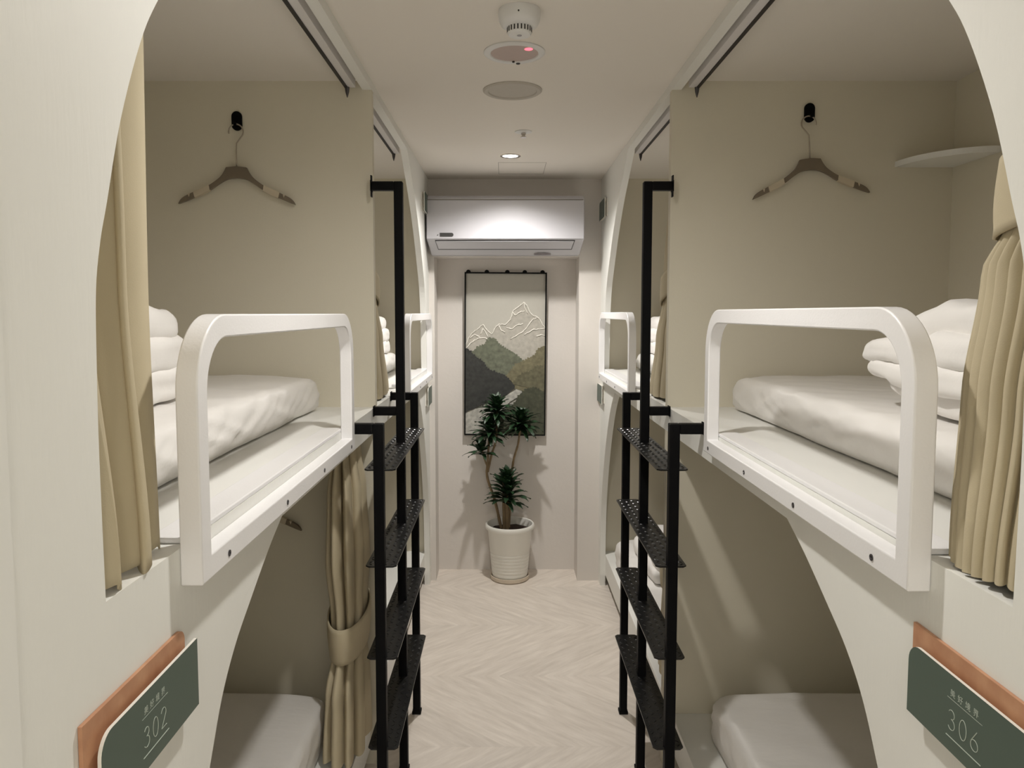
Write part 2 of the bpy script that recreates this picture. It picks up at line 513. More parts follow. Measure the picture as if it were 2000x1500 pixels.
duvet('white duvet folded in layers on the near right upper bunk, beside the tied-back curtain', 1, 0.775, 1.42, 0.99, 1.70, 1.3555,
      [(0.045, 0.03, 0.07), (0.052, 0.004, 0.02), (0.052, 0.0, 0.0), (0.058, 0.03, 0.04)], 1.0, 0.50, 1.452)
duvet('plump white folded duvet on the near left upper bunk, partly behind the curtain', -1, -0.735, -1.31, 1.02, 1.80, 1.3555,
      [(0.066, 0.004, 0.0), (0.070, 0.0, 0.0), (0.074, 0.016, 0.01)], 5.0, 0.12, 1.45)
duvet('white folded duvet on the far right upper bunk, seen past its guard rail', 1, 0.75, 1.41, 3.60, 4.12, 1.343, [(0.06, 0, 0), (0.06, 0.0, 0.0), (0.06, 0.02, 0.0)], 9.0)
duvet('white folded duvet on the far left upper bunk, between ladder and curtain', -1, -0.62, -1.31, 3.48, 4.10, 1.343, [(0.06, 0, 0), (0.06, 0.0, 0.0), (0.06, 0.02, 0.0)], 12.0)
duvet('white folded duvet on the far right lower bunk, beside the ladder', 1, 0.66, 1.38, 3.25, 3.86, 0.333, [(0.055, 0, 0), (0.055, 0.02, 0.03)], 15.0)

# ------------------------------------------------------------------ guard rails
def guard_rail(s, y0, y1, lab, zoff=0.0):
    L = y1 - y0
    t = thing('guard_rail', lab, 'guard rail', (X(s, 0), y0, 1.187 + zoff))
    H = 0.362; W = 0.033; RR = 0.105
    def outline(inset, r):
        a, b, c, d = inset, L - inset, inset, H - inset
        pts = [(a, c), (b, c)]
        for k in range(13):
            th = math.pi / 2 * k / 12
            pts.append((b - r + r * math.cos(th), d - r + r * math.sin(th)))
        for k in range(13):
            th = math.pi / 2 + math.pi / 2 * k / 12
            pts.append((a + r + r * math.cos(th), d - r + r * math.sin(th)))
        return pts
    O = outline(0, RR); I = outline(W, RR - W + 0.004)
    bm = bmesh.new()
    xa, xb = 0.0, -s * 0.030
    va = {}
    n = len(O)
    ring = [[bm.verts.new((x, p[0], p[1])) for p in P] for x in (xa, xb) for P in (O, I)]
    Oa, Ia, Ob, Ib = ring
    for i in range(n):
        j = (i + 1) % n
        bm.faces.new((Oa[i], Oa[j], Ia[j], Ia[i])); bm.faces.new((Ob[i], Ib[i], Ib[j], Ob[j]))
        bm.faces.new((Oa[i], Ob[i], Ob[j], Oa[j])); bm.faces.new((Ia[i], Ia[j], Ib[j], Ib[i]))
    o = link('rail_frame', bm, M['rail'], t, smooth=True, autosmooth=35)
    bv = o.modifiers.new('bevel', 'BEVEL'); bv.width = 0.0025; bv.segments = 3; bv.limit_method = 'ANGLE'; bv.angle_limit = R(50)
    # mounting flange lying on the deck
    bm = bmesh.new()
    box(bm, s * 0.0, s * 0.052, W * 0.6, L - W * 0.4, ZD - (1.187 + zoff) + 0.0005, ZD - (1.187 + zoff) + 0.009, bev=0.002)
    link('mounting_flange', bm, M['rail'], t)
    for q in (0.095, 0.385, 0.665, 0.955):
        bm = bmesh.new()
        cy = q * L; cz = 0.014
        ring0 = []
        for (rad, dx) in ((0.0048, 0.0), (0.0048, 0.0012), (0.0022, 0.0014), (0.0018, 0.0006)):
            ring0.append([bm.verts.new((xb - s * dx, cy + rad * math.cos(a * math.pi / 6), cz + rad * math.sin(a * math.pi / 6))) for a in range(12)])
        for i in range(3):
            for k in range(12):
                bm.faces.new((ring0[i][k], ring0[i][(k + 1) % 12], ring0[i + 1][(k + 1) % 12], ring0[i + 1][k]))
        bm.faces.new(ring0[-1])
        link('screw', bm, M['screw'], t)
    return t
guard_rail(-1, 0.967, 1.970, 'white steel guard rail with rounded top on the near left upper bunk')
guard_rail(1, 0.920, 1.893, 'white steel guard rail with rounded top on the near right upper bunk', 0.010)
guard_rail(-1, 3.130, 4.110, 'white steel guard rail of the far left upper bunk, beside the air conditioner wall', 0.0)
guard_rail(1, 3.060, 4.060, 'white steel guard rail of the far right upper bunk, behind the right ladder', 0.006)

# ------------------------------------------------------------------ curtain tracks
def track(s, y0, y1, lab):
    t = thing('curtain_track', lab, 'curtain track', (X(s, 0.058), y0, CEIL))
    bm = bmesh.new()
    box(bm, -0.012, 0.012, 0, y1 - y0, -0.030, -0.0005, bev=0.001)
    link('track_rail', bm, M['track'], t)
    bm = bmesh.new()
    box(bm, s * 0.0122, s * 0.0215, 0, y1 - y0, -0.033, -0.016)
    link('track_slot', bm, M['slot'], t)
    bm = bmesh.new()
    e = y1 - y0 if s else 0
    tube(bm, [(s * 0.014, y1 - y0 - 0.004, -0.030), (s * 0.014, y1 - y0 - 0.004, -0.045), (s * 0.014, y1 - y0 - 0.004, -0.062)], [0.008, 0.006, 0.0012], seg=8)
    link('end_stop', bm, M['screw'], t)
    return t
track(-1, 0.95, YC - 0.045, 'white curtain track with a black slot above the near left bunk')
track(1, 0.95, YC - 0.045, 'white curtain track with a black slot above the near right bunk')
track(-1, YC + 0.02, 3.42, 'white curtain track above the far left bunk')
track(1, YC + 0.02, 3.42, 'white curtain track above the far right bunk')

# ------------------------------------------------------------------ curtains
def bundle(lab, cx, cy, tab, npl, zbot, ztop, tie=None, seed=0, deep=0.30, hem=0.004, phase=0.0, tie_slope=0.0, drift=1.2):
    """gathered curtain: tab rows (z, offx, offy, rx, ry)"""
    t = thing('bunk_curtain', lab, 'curtain', (cx, cy, zbot))
    bm = bmesh.new()
    NS, NZ = 40 * 8, 70
    rings = []
    for i in range(NZ + 1):
        z = zbot + (ztop - zbot) * i / NZ
        ox, oy, rx, ry = lerp(tab, z)
        row = []
        for k in range(NS):
            th = 2 * math.pi * k / NS
            ph = npl * th + phase + drift * noise.noise(Vector((math.cos(th) * 1.5 + seed, math.sin(th) * 1.5, z * 1.2)))
            wv = 2 * abs(math.sin(ph * 0.5)) ** 0.7 - 1
            a = deep * (0.8 + 0.5 * noise.noise(Vector((math.cos(th) * 3 + seed, math.sin(th) * 3, z * 1.5 + 9))))
            rr = 1 - a * 0.5 + a * 0.5 * wv + 0.10 * noise.noise(Vector((math.cos(th) * 1.2, math.sin(th) * 1.2 + seed, z * 2.6)))
            zz = z
            if i == 0: zz = z + hem * math.sin(th * 3 + seed)
            row.append(bm.verts.new((ox + rx * rr * math.cos(th), oy + ry * rr * math.sin(th), zz - zbot)))
        rings.append(row)
    for i in range(NZ):
        for k in range(NS):
            bm.faces.new((rings[i][k], rings[i][(k + 1) % NS], rings[i + 1][(k + 1) % NS], rings[i + 1][k]))
    o = link('curtain_cloth', bm, M['curtain'], t, smooth=True)
    if tie:
        z0, z1 = tie
        bm = bmesh.new()
        rg = []
        for i in range(9):
            z = z0 + (z1 - z0) * i / 8
            ox, oy, rx, ry = lerp(tab, z)
            bul = 1.04 + 0.05 * math.sin(math.pi * i / 8)
            rg.append([bm.verts.new((ox + (rx * bul + .004) * math.cos(2 * math.pi * k / 48), oy + (ry * bul + .004) * math.sin(2 * math.pi * k / 48),
                       z - zbot + tie_slope * math.sin(2 * math.pi * k / 48))) for k in range(48)])
        for i in range(8):
            for k in range(48):
                bm.faces.new((rg[i][k], rg[i][(k + 1) % 48], rg[i + 1][(k + 1) % 48], rg[i + 1][k]))
        o = link('tieback', bm, M['curtain'], t, smooth=True)
        solidify(o, 0.004, 1)
    return t

def hanging(lab, s, rows, nfold, amp, zb, zt, seed=0.0):
    """straight hanging curtain; rows (z, d_into_bunk, y0, y1)"""
    t_y = lerp(rows, zb)[1]
    t = thing('bunk_curtain', lab, 'curtain', (X(s, 0.03), t_y, zb))
    bm = bmesh.new()
    NU, NV = 260, 60
    grid = []
    for j in range(NV + 1):
        z = zb + (zt - zb) * j / NV
        d, y0, y1 = lerp(rows, z)
        row = []
        for i in range(NU + 1):
            u = i / NU
            f = 2 * math.pi * nfold * (u + 0.035 * math.sin(2 * math.pi * 1.3 * u + seed)) + 0.9 * noise.noise(Vector((u * 3 + seed, z * 0.8, 0))) + 0.7 * noise.noise(Vector((seed, z * 0.7, u * 0.7)))
            a = amp * (0.85 + 0.5 * noise.noise(Vector((u * 4, z * 1.1, seed))))
            lob = abs(math.sin(f * 0.5)) ** 0.5
            x = X(s, d + 0.024 * u ** 3) + s * a * (1 - 2 * lob)
            y = y0 + (y1 - y0) * u + a * 0.9 * math.sin(f)
            zz = z + (0.006 * math.sin(f) if j == 0 else 0)
            row.append(bm.verts.new((x - t.location.x, y - t.location.y, zz - zb)))
        grid.append(row)
    for j in range(NV):
        for i in range(NU):
            bm.faces.new((grid[j][i], grid[j][i + 1], grid[j + 1][i + 1], grid[j + 1][i]))
    o = link('curtain_cloth', bm, M['curtain'], t, smooth=True)
    solidify(o, 0.0025, 0)
    return t

hanging('long beige curtain hanging straight at the near left upper bunk', -1,
        [(1.245, 0.013, 0.780, 0.962), (1.6, 0.042, 0.765, 1.012), (2.27, 0.058, 0.745, 1.05)], 2.6, 0.021, 1.243, 2.262, seed=2.2)
# near right: tied back
bundle('beige pleated curtain tied back at the near right upper bunk', X(1, 0.072), 0.86,
       [(1.245, -0.032, -0.026, 0.036, 0.100), (1.45, -0.010, -0.012, 0.036, 0.112), (1.60, 0, -0.018, 0.034, 0.112), (1.66, 0, -0.04, 0.032, 0.088), (1.74, 0, -0.04, 0.032, 0.085), (1.95, 0, -0.03, 0.028, 0.105), (2.26, 0, -0.01, 0.022, 0.12)],
       30, 1.246, 2.266, tie=(1.650, 1.742), seed=3.0, deep=0.42, phase=0.4, drift=0.35, tie_slope=-0.012)
# near left lower, hanging beside the divider
bundle('beige curtain gathered in a wide tieback at the near left lower bunk, by the divider', X(-1, 0.062), 2.29,
       [(0.20, 0, -0.03, 0.066, 0.175), (0.40, 0, -0.02, 0.062, 0.165), (0.52, 0, 0.01, 0.048, 0.125), (0.62, 0, 0.01, 0.052, 0.13), (0.80, 0, 0.0, 0.062, 0.150), (1.0, 0, 0.0, 0.056, 0.145), (1.14, 0, 0.0, 0.036, 0.13)],
       9, 0.205, 1.150, tie=(0.515, 0.625), seed=7.0, deep=0.46, tie_slope=0.022)
bundle('beige curtain of the near right lower bunk, at the near edge of its arch', X(1, 0.075), 1.02,
       [(0.20, 0, 0, 0.040, 0.11), (0.60, 0, 0, 0.038, 0.08), (1.14, 0, 0, 0.03, 0.11)], 11, 0.205, 1.150, tie=(0.52, 0.62), seed=11.0)
# far bunks: beside the divider
for s, nm in ((-1, 'left'), (1, 'right')):
    bundle('beige tied curtain of the far %s upper bunk, behind the ladder top' % nm, X(s, 0.065), 2.63,
           [(1.25, -s * 0.02, 0.09, 0.036, 0.20), (1.45, -s * 0.01, 0.06, 0.036, 0.16), (1.60, 0, 0.03, 0.034, 0.12), (1.70, 0, 0.03, 0.034, 0.12), (2.0, 0, 0.0, 0.026, 0.10), (2.26, 0, 0, 0.022, 0.12)],
           11, 1.248, 2.266, tie=(1.60, 1.69), seed=20 + s, tie_slope=-0.03)
    bundle('beige tied curtain of the far %s lower bunk, behind the ladder treads' % nm, X(s, 0.095), 2.68,
           [(0.20, 0, 0.02, 0.055, 0.15), (0.55, 0, 0, 0.048, 0.10), (0.65, 0, 0, 0.048, 0.10), (0.9, 0, 0, 0.05, 0.12), (1.14, 0, 0, 0.034, 0.13)],
           11, 0.205, 1.150, tie=(0.54, 0.64), seed=25 + s)

# ------------------------------------------------------------------ ladders
def ladder(s, xin, dy, lab):
    """xin: corridor-side face of the posts"""
    P = 0.028
    t = thing('bunk_ladder', lab, 'ladder', (xin + s * P / 2, 2.40 + dy, 0))
    ox, oy = t.location.x, t.location.y
    bv = 0.0025
    def bx(name, x0, x1, y0, y1, z0, z1):
        bm = bmesh.new(); box(bm, x0 - ox, x1 - ox, y0 - oy, y1 - oy, z0, z1, bev=bv); return link(name, bm, M['black'], t)
    xo = xin + s * P
    ws = PX[s] - s * 0.0005
    yn, ymid, yf = 1.985 + dy, 2.410 + dy, 2.775 + dy
    def post(y, ztop):
        bx('post', xin, xo, y, y + P, 0.0, ztop)
    post(yn, 1.252); post(ymid, 1.972); post(yf, 1.252)
    for y, z in ((yn, 1.252), (ymid, 1.972), (ymid, 1.244), (yf, 1.252)):
        bx('wall_arm', xo, ws - s * 0.003, y, y + P, z - P, z)
        bm = bmesh.new()
        box(bm, ws - s * 0.003 - ox, ws - ox, y - 0.002 - oy, y + P + 0.002 - oy, z - P - 0.003, z + 0.003)
        if abs(z - 1.972) < 0.01:
            for zz in (z - P - 0.010, z + 0.010):
                box(bm, ws - s * 0.003 - ox, ws - ox, y + 0.004 - oy, y + P - 0.004 - oy, zz - 0.010, zz + 0.010)
        link('wall_bracket', bm, M['black'], t)
    for y in (yn, ymid, yf):
        bm = bmesh.new(); box(bm, xin - s * 0.003 - ox, xo + s * 0.003 - ox, y - 0.003 - oy, y + P + 0.003 - oy, 0.0005, 0.012, bev=0.001)
        link('foot_pad', bm, M['black'], t)
    xt0, xt1 = xin + (-s) * 0.030, xin + s * 0.055
    y0, y1 = 1.995 + dy, 2.735 + dy
    for z in (1.126, 0.857, 0.596, 0.336):
        bm = bmesh.new()
        a, b = min(xt0, xt1) - ox, max(xt0, xt1) - ox
        c = 0.010
        ya, yb = y0 - oy, y1 - oy
        pts = [(a + c, ya), (b - c, ya), (b, ya + c), (b, yb - c), (b - c, yb), (a + c, yb), (a, yb - c), (a, ya + c)]
        prism(bm, pts, 'z', z - 0.004, z)
        # turned-down front lip
        # raised lozenges of the chequer plate
        row = 0
        yy = ya + 0.016
        while yy < yb - 0.012:
            for k in range(4):
                xx = a + 0.012 + k * 0.0205
                ang = R(45) if (row + k) % 2 else R(-45)
                l, wd = 0.0085, 0.0026
                q = []
                for (u, v, h) in ((-l, 0, 0), (0, -wd, 0), (l, 0, 0), (0, wd, 0)):
                    q.append((xx + u * math.cos(ang) - v * math.sin(ang), yy + u * math.sin(ang) + v * math.cos(ang)))
                base = [bm.verts.new((p[0], p[1], z + 0.0002)) for p in q]
                t1 = bm.verts.new((xx - 0.5 * l * math.cos(ang), yy - 0.5 * l * math.sin(ang), z + 0.0018))
                t2 = bm.verts.new((xx + 0.5 * l * math.cos(ang), yy + 0.5 * l * math.sin(ang), z + 0.0018))
                bm.faces.new((base[0], base[1], t1)); bm.faces.new((base[1], base[2], t2)); bm.faces.new((base[1], t2, t1))
                bm.faces.new((base[2], base[3], t2)); bm.faces.new((base[3], base[0], t1)); bm.faces.new((base[3], t1, t2))
            yy += 0.0205; row += 1
        link('tread', bm, M['tread'], t)
    return t
ladder(-1, -0.330, 0.0, 'black steel ladder with chequer plate treads on the left bunk front')
ladder(1, 0.444, 0.0, 'black steel ladder with chequer plate treads on the right bunk front')

# ------------------------------------------------------------------ hangers on their hooks
def hanger(x, z, ytop, flip, tilt, lab, lab2, hook=True):
    """x: middle, z: neck top. Hangs against the divider at y = ytop"""
    yw = YC - 0.015
    if hook:
        k = thing('wall_hook', lab2, 'hook', (x, yw, z + 0.148))
        bm = bmesh.new()
        pts = []
        for i in range(13): a = math.pi * i / 12; pts.append((0.0165 * math.cos(a), 0.014 + 0.0165 * math.sin(a)))
        for i in range(13): a = math.pi + math.pi * i / 12; pts.append((0.0165 * math.cos(a), -0.014 + 0.0165 * math.sin(a)))
        prism(bm, pts, 'y', -0.008, -0.0003)
        o = link('hook_plate', bm, M['black'], k)
        bm = bmesh.new()
        tube(bm, [(0, -0.007, -0.010), (0, -0.020, -0.014), (0, -0.028, -0.018), (0, -0.030, -0.008)], 0.004, seg=8)
        link('hook_peg', bm, M['black'], k, smooth=True)
    t = thing('coat_hanger', lab, 'clothes hanger', (x, yw - 0.018, z))
    t.rotation_euler = (0, R(tilt), 0)
    half = [(0.031, 0.0), (0.040, -0.018), (0.052, -0.034), (0.072, -0.050), (0.092, -0.062), (0.135, -0.081), (0.165, -0.095), (0.180, -0.106), (0.188, -0.118)]
    under = [(0.189, -0.121), (0.165, -0.112), (0.130, -0.097), (0.088, -0.077), (0.060, -0.058), (0.036, -0.044), (0.018, -0.039), (0, -0.0375)]
    top = smooth_poly(half, 4)
    und = smooth_poly(under[::-1], 4)
    m_ = len(top)
    und = [und[round(i * (len(und) - 1) / (m_ - 1))] for i in range(m_)]
    und[0] = (0, -0.0375); 
    cols = [((-a[0], a[1]), (-b_[0], b_[1])) for a, b_ in zip(top, und)][::-1] + [((0, 0), (0, -0.0375))] + list(zip(top, und))
    cols = [c for i, c in enumerate(cols) if not (abs(c[1][0]) < 1e-6 and abs(c[0][0]) > 1e-6)] 
    bm = bmesh.new()
    V4 = [[bm.verts.new((p[0], y, p[1])) for y in (-0.006, 0.006) for p in c] for c in cols]
    for i in range(len(V4) - 1):
        A, B_ = V4[i], V4[i + 1]
        for p, q in ((0, 1), (1, 3), (3, 2), (2, 0)):
            bm.faces.new((A[p], A[q], B_[q], B_[p]))
    bm.faces.new([V4[0][k] for k in (0, 1, 3, 2)]); bm.faces.new([V4[-1][k] for k in (0, 2, 3, 1)])
    link('hanger_body', bm, M['hanger'], t)
    for sg in (-1, 1):
        bm = bmesh.new()
        q = [(0.089, -0.0598), (0.140, -0.0825), (0.135, -0.1010), (0.086, -0.0780)]
        prism(bm, [(sg * a, b) for a, b in q], 'y', -0.0075, 0.0075)
        link('grip_sleeve', bm, M['sleeve'], t)
        bm = bmesh.new()
        q = [(0.150, -0.0865), (0.1535, -0.0995), (0.157, -0.0905)]
        prism(bm, [(sg * a, b) for a, b in q], 'y', -0.0078, 0.0078)
        link('strap_notch', bm, M['sleeve'], t)
    bm = bmesh.new()
    f = -1 if flip else 1
    path = [(0, 0, -0.012), (0, 0, 0.05), (0.001 * f, 0, 0.074), (0.010 * f, 0, 0.086), (0.021 * f, 0, 0.100)]
    cx, cz, rr = 0.0, 0.111, 0.0235
    for i in range(15):
        a = R(-20 + 215 * i / 14)
        path.append((f * (cx + rr * math.cos(a)), 0, cz + rr * math.sin(a)))
    tube(bm, path, 0.0022, seg=8)
    link('wire_hook', bm, M['wire'], t, smooth=True)
hanger(-0.870, 2.024, 0, False, 0.5, 'taupe coat hanger with cream grips hanging above the near left upper bunk', 'black oval wall hook above the left coat hanger of the upper bunks')
hanger(0.985, 2.050, 0, True, -3.4, 'taupe coat hanger with cream grips hanging above the near right upper bunk, slightly tilted', 'black oval wall hook above the right coat hanger of the upper bunks')
hanger(-0.868, 0.950, 0, False, 1.5, 'taupe coat hanger tip in the near left lower bunk, mostly hidden', 'black oval wall hook in the near left lower bunk', True)

# corner shelf in the near right upper bunk
bm = bmesh.new()
cxs, cys = BACK[1], YC - 0.015
pts = [(cxs, cys)]
for i in range(25):
    a = math.pi / 2 * i / 24
    pts.append((cxs - 0.19 * math.cos(a), cys - 0.235 * math.sin(a)))
prism(bm, pts, 'z', 2.025, 2.043)
tag(link('corner_shelf', bm, M['deck']), 'small white curved corner shelf high in the near right upper bunk', 'shelf')

# ------------------------------------------------------------------ room number signs
def strokes(ch):
    """thin digits in a 0.6 x 1 cell: list of polylines"""
    def arc(cx, cy, rx, ry, a0, a1, n=16):
        return [(cx + rx * math.cos(R(a0 + (a1 - a0) * i / n)), cy + ry * math.sin(R(a0 + (a1 - a0) * i / n))) for i in range(n + 1)]
    if ch == '0': return [arc(0.3, 0.5, 0.27, 0.5, 0, 360, 36)]
    if ch == '3': return [arc(0.27, 0.77, 0.23, 0.23, 155, -90, 16) + arc(0.27, 0.27, 0.27, 0.27, 90, -150, 18)]
    if ch == '2': return [arc(0.29, 0.74, 0.26, 0.26, 165, -25, 16) + [(0.04, 0.0), (0.60, 0.0)]]
    if ch == '6': return [arc(0.3, 0.27, 0.27, 0.27, 0, 360, 24), [(0.46, 1.0), (0.06, 0.42), (0.03, 0.27)]]
    if ch == '1': return [[(0.1, 0.85), (0.32, 1.0), (0.32, 0.0)]]
    return []

def cjk_mesh(text, size):
    """glyph outlines of the sign's heading line, as a mesh"""
    cu = bpy.data.curves.new('heading', 'FONT'); cu.body = text; cu.size = size; cu.align_x = 'CENTER'
    cu.space_character = 1.9; cu.extrude = 0.0002
    o = bpy.data.objects.new('heading', cu); C.objects.link(o)
    dg = bpy.context.evaluated_depsgraph_get()
    me = bpy.data.meshes.new_from_object(o.evaluated_get(dg))
    bpy.data.objects.remove(o)
    return me

def sign(s, yc, z0, digits, lab, full=True, W=0.240, H=0.092):
    """local frame: u to the reader's right, v up, n out of the wall"""
    t = thing('room_sign', lab, 'sign', (X(s, 0), yc, z0))
    su = 1 if s < 0 else -1              # reader's right in world y
    def P(u, v, n): return (-s * n, su * u, v)
    def rounded(u0, u1, v0, v1, corners, r):
        pts = []
        spec = [('bl', u0, v0, 180), ('br', u1, v0, 270), ('tr', u1, v1, 0), ('tl', u0, v1, 90)]
        for nm, cu_, cv, a0 in spec:
            if nm in corners:
                cx = cu_ + (r if cu_ == u0 else -r); cy = cv + (r if cv == v0 else -r)
                for i in range(9):
                    a = R(a0 + 90 * i / 8); pts.append((cx + r * math.cos(a), cy + r * math.sin(a)))
            else: pts.append((cu_, cv))
        return pts
    def plate(name, pts, n0, n1, material, face=None):
        bm = bmesh.new()
        A = [bm.verts.new(P(u, v, n0)) for u, v in pts]; B = [bm.verts.new(P(u, v, n1)) for u, v in pts]
        bm.faces.new(A)
        f = bm.faces.new(B); f.material_index = 1 if face else 0
        for i in range(len(pts)): bm.faces.new((A[i], B[i], B[(i + 1) % len(pts)], A[(i + 1) % len(pts)]))
        return link(name, bm, [material] + ([face] if face else []), t)
    du = -0.010 * 1
    if full:
        back = rounded(-W / 2 - 0.012, W / 2 - 0.012, 0.012, 0.012 + H + 0.008, ('tr', 'bl'), 0.016)
        plate('copper_backing', back, 0.0005, 0.005, M['copper'])
    else:
        plate('backing', rounded(-W / 2 + 0.004, W / 2 - 0.004, 0.004, H - 0.004, (), 0), 0.0005, 0.005, M['signedge'])
    plate('stand_off', rounded(-0.07, 0.07, 0.03, 0.07, (), 0), 0.005, 0.0125, M['signedge'])
    plate('green_plate', rounded(-W / 2, W / 2, 0, H, ('tl',), 0.024), 0.0125, 0.0165, M['signedge'], M['signgreen'])
    # writing
    nn = 0.0167
    bm = bmesh.new()
    hh = 0.0235; wd = hh * 0.62; gap = 0.0065
    tot = len(digits) * wd + (len(digits) - 1) * gap
    for i, ch in enumerate(digits):
        u0 = -tot / 2 + i * (wd + gap) - 0.003
        for pl in strokes(ch):
            tube(bm, [P(u0 + a * hh, 0.027 + b_ * hh, nn) for a, b_ in pl], 0.00045 if full else 0.0008, seg=6)
    if digits: link('room_number', bm, M['ink'], t)
    else: bm.free()
    for nm, v_, r_ in (('underline', 0.0175, 0.0006), ('hairline', 0.0635, 0.00025)):
        if not full: continue
        bm = bmesh.new()
        tube(bm, [P(-0.034, v_, nn), P(0.030, v_, nn)], r_, seg=6)
        link(nm, bm, M['ink'], t)
    if full:
        me = cjk_mesh('美好境界', 0.0098)
        me.materials.append(M['ink'])
        for vtx in me.vertices:
            u, v, _ = vtx.co
            vtx.co = P(u - 0.003, v + 0.0675, nn + _ * 0.5)
        o = bpy.data.objects.new('heading_text', me); C.objects.link(o); o.parent = t
    return t
sign(-1, 0.855, 1.0205, '302', 'green plate reading 302 on a copper backing, left bunk front')
sign(1, 0.815, 1.035, '306', 'green plate reading 306 on a copper backing, right bunk front')
sign(-1, 3.985, 2.080, '', 'small grey-green sign plate high on the left front beside the air conditioner', False, 0.22, 0.10)
sign(1, 4.075, 2.060, '', 'small grey-green sign plate high on the right front near the air conditioner', False, 0.22, 0.10)
sign(-1, 4.095, 1.045, '', 'small grey-green sign plate below the far left guard rail', False, 0.20, 0.10)
sign(1, 4.115, 1.055, '', 'small grey-green sign plate below the far right guard rail', False, 0.20, 0.10)

# ------------------------------------------------------------------ air conditioner
t = thing('air_conditioner', 'white wall-mounted air conditioner above the picture', 'air conditioner', (0, YE, 1.868))
yf = -0.205
zt = 0.312
def zz(v): return v
bm = bmesh.new()
prof = [(-0.001, 0.003), (-0.066, 0.005), (-0.086, 0.017), (-0.125, 0.041), (-0.172, 0.066), (-0.196, 0.075), (yf + 0.004, 0.078), (yf + 0.004, zt - 0.045), (yf + 0.012, zt - 0.012), (yf + 0.030, zt), (-0.001, zt)]
prism(bm, prof, 'x', -0.4235, 0.4235)
for v in bm.verts:
    if v.co.z < 0.075:
        k = (0.075 - v.co.z) / 0.075
        v.co.x *= 1 - 0.030 * k
o = link('casing', bm, M['ac'], t)
bv = o.modifiers.new('bevel', 'BEVEL'); bv.width = 0.010; bv.segments = 4; bv.limit_method = 'ANGLE'; bv.angle_limit = R(60)
bm = bmesh.new(); box(bm, -0.421, 0.421, yf - 0.003, yf + 0.006, 0.080, zt - 0.026, bev=0.003)
link('front_panel', bm, M['ac'], t)
bm = bmesh.new(); box(bm, -0.416, 0.416, yf - 0.001, yf + 0.008, zt - 0.0245, zt - 0.0225)
link('panel_seam', bm, M['seam'], t)
# louver recess and flap on the slanted chin
def chin(y0f, z0, z1, x0, x1, inset, thick, mt, name):
    bm = bmesh.new()
    a = (-0.1975, 0.0750); b = (-0.0860, 0.0170)
    def pt(k, off):
        y = a[0] + (b[0] - a[0]) * k; z = a[1] + (b[1] - a[1]) * k
        return y - off * 0.46, z - off * 0.89
    A = [(x0, *pt(z0, thick[0])), (x1, *pt(z0, thick[0])), (x1 - inset, *pt(z1, thick[0])), (x0 + inset, *pt(z1, thick[0]))]
    B = [(x0, *pt(z0, thick[1])), (x1, *pt(z0, thick[1])), (x1 - inset, *pt(z1, thick[1])), (x0 + inset, *pt(z1, thick[1]))]
    va = [bm.verts.new(p) for p in A]; vb = [bm.verts.new(p) for p in B]
    bm.faces.new(va); bm.faces.new(vb)
    for i in range(4): bm.faces.new((va[i], vb[i], vb[(i + 1) % 4], va[(i + 1) % 4]))
    return link(name, bm, mt, t)
chin(0, 0.02, 0.74, -0.378, 0.374, 0.010, (-0.01, 0.0022), M['acdark'], 'outlet_gap')
chin(0, 0.06, 0.66, -0.374, 0.369, 0.009, (-0.008, 0.0042), M['ac'], 'louver_flap')
bm = bmesh.new()
pts = [(-0.351, 0.091), (-0.288, 0.091)] + [(-0.288 + 0.0105 * math.sin(R(a)), 0.1015 - 0.0105 * math.cos(R(a))) for a in range(15, 180, 15)] + [(-0.288, 0.112), (-0.351, 0.112)]
prism(bm, pts, 'y', yf - 0.0045, yf - 0.0025)
bd = link('brand_badge', bm, M['acdark'], t)
bm = bmesh.new()
for i in range(9): box(bm, -0.346 + i * 0.0066, -0.3425 + i * 0.0066, yf - 0.0052, yf - 0.0044, 0.0985, 0.1045)
link('badge_lettering', bm, M['screw'], bd)
bm = bmesh.new(); prism(bm, [(-0.368, 0.097), (-0.360, 0.097), (-0.359, 0.106)], 'y', yf - 0.004, yf - 0.0025)
link('badge_mark', bm, M['acdark'], t)
bm = bmesh.new()
pts = [(0.205 + 0.046 * math.cos(R(a)), -0.078 + 0.012 * math.sin(R(a))) for a in range(0, 360, 15)]
prism(bm, pts, 'z', 0.003, 0.015)
link('display_lens', bm, M['grey'], t)

# ------------------------------------------------------------------ relief picture of mountains
PW, PH = 0.482, 0.965
t = thing('framed_picture', 'tall black-framed relief picture of snowy mountains and a green river valley', 'picture', (-0.004, YR - 0.004, 0.825))
t.rotation_euler = (R(0.6), R(0.4), 0)
bm = bmesh.new()
for a in ((0, 0.008, 0, PH), (PW - 0.008, PW, 0, PH), (0.008, PW - 0.008, 0, 0.009), (0.008, PW - 0.008, PH - 0.008, PH)):
    box(bm, a[0] - PW / 2, a[1] - PW / 2, -0.030, -0.004, a[2], a[3])
link('picture_frame', bm, M['frame'], t)
for i in range(5):
    bm = bmesh.new()
    cx = -PW / 2 + (0.022, 0.130, 0.250, 0.352, PW - 0.026)[i]
    pts = [(cx + 0.0135 * math.cos(R(a)), PH + 0.0135 * math.sin(R(a)) + 0.0002) for a in range(0, 181, 15)]
    prism(bm, pts, 'y', -0.028, -0.012)
    link('hanging_knob', bm, M['frame'], t)
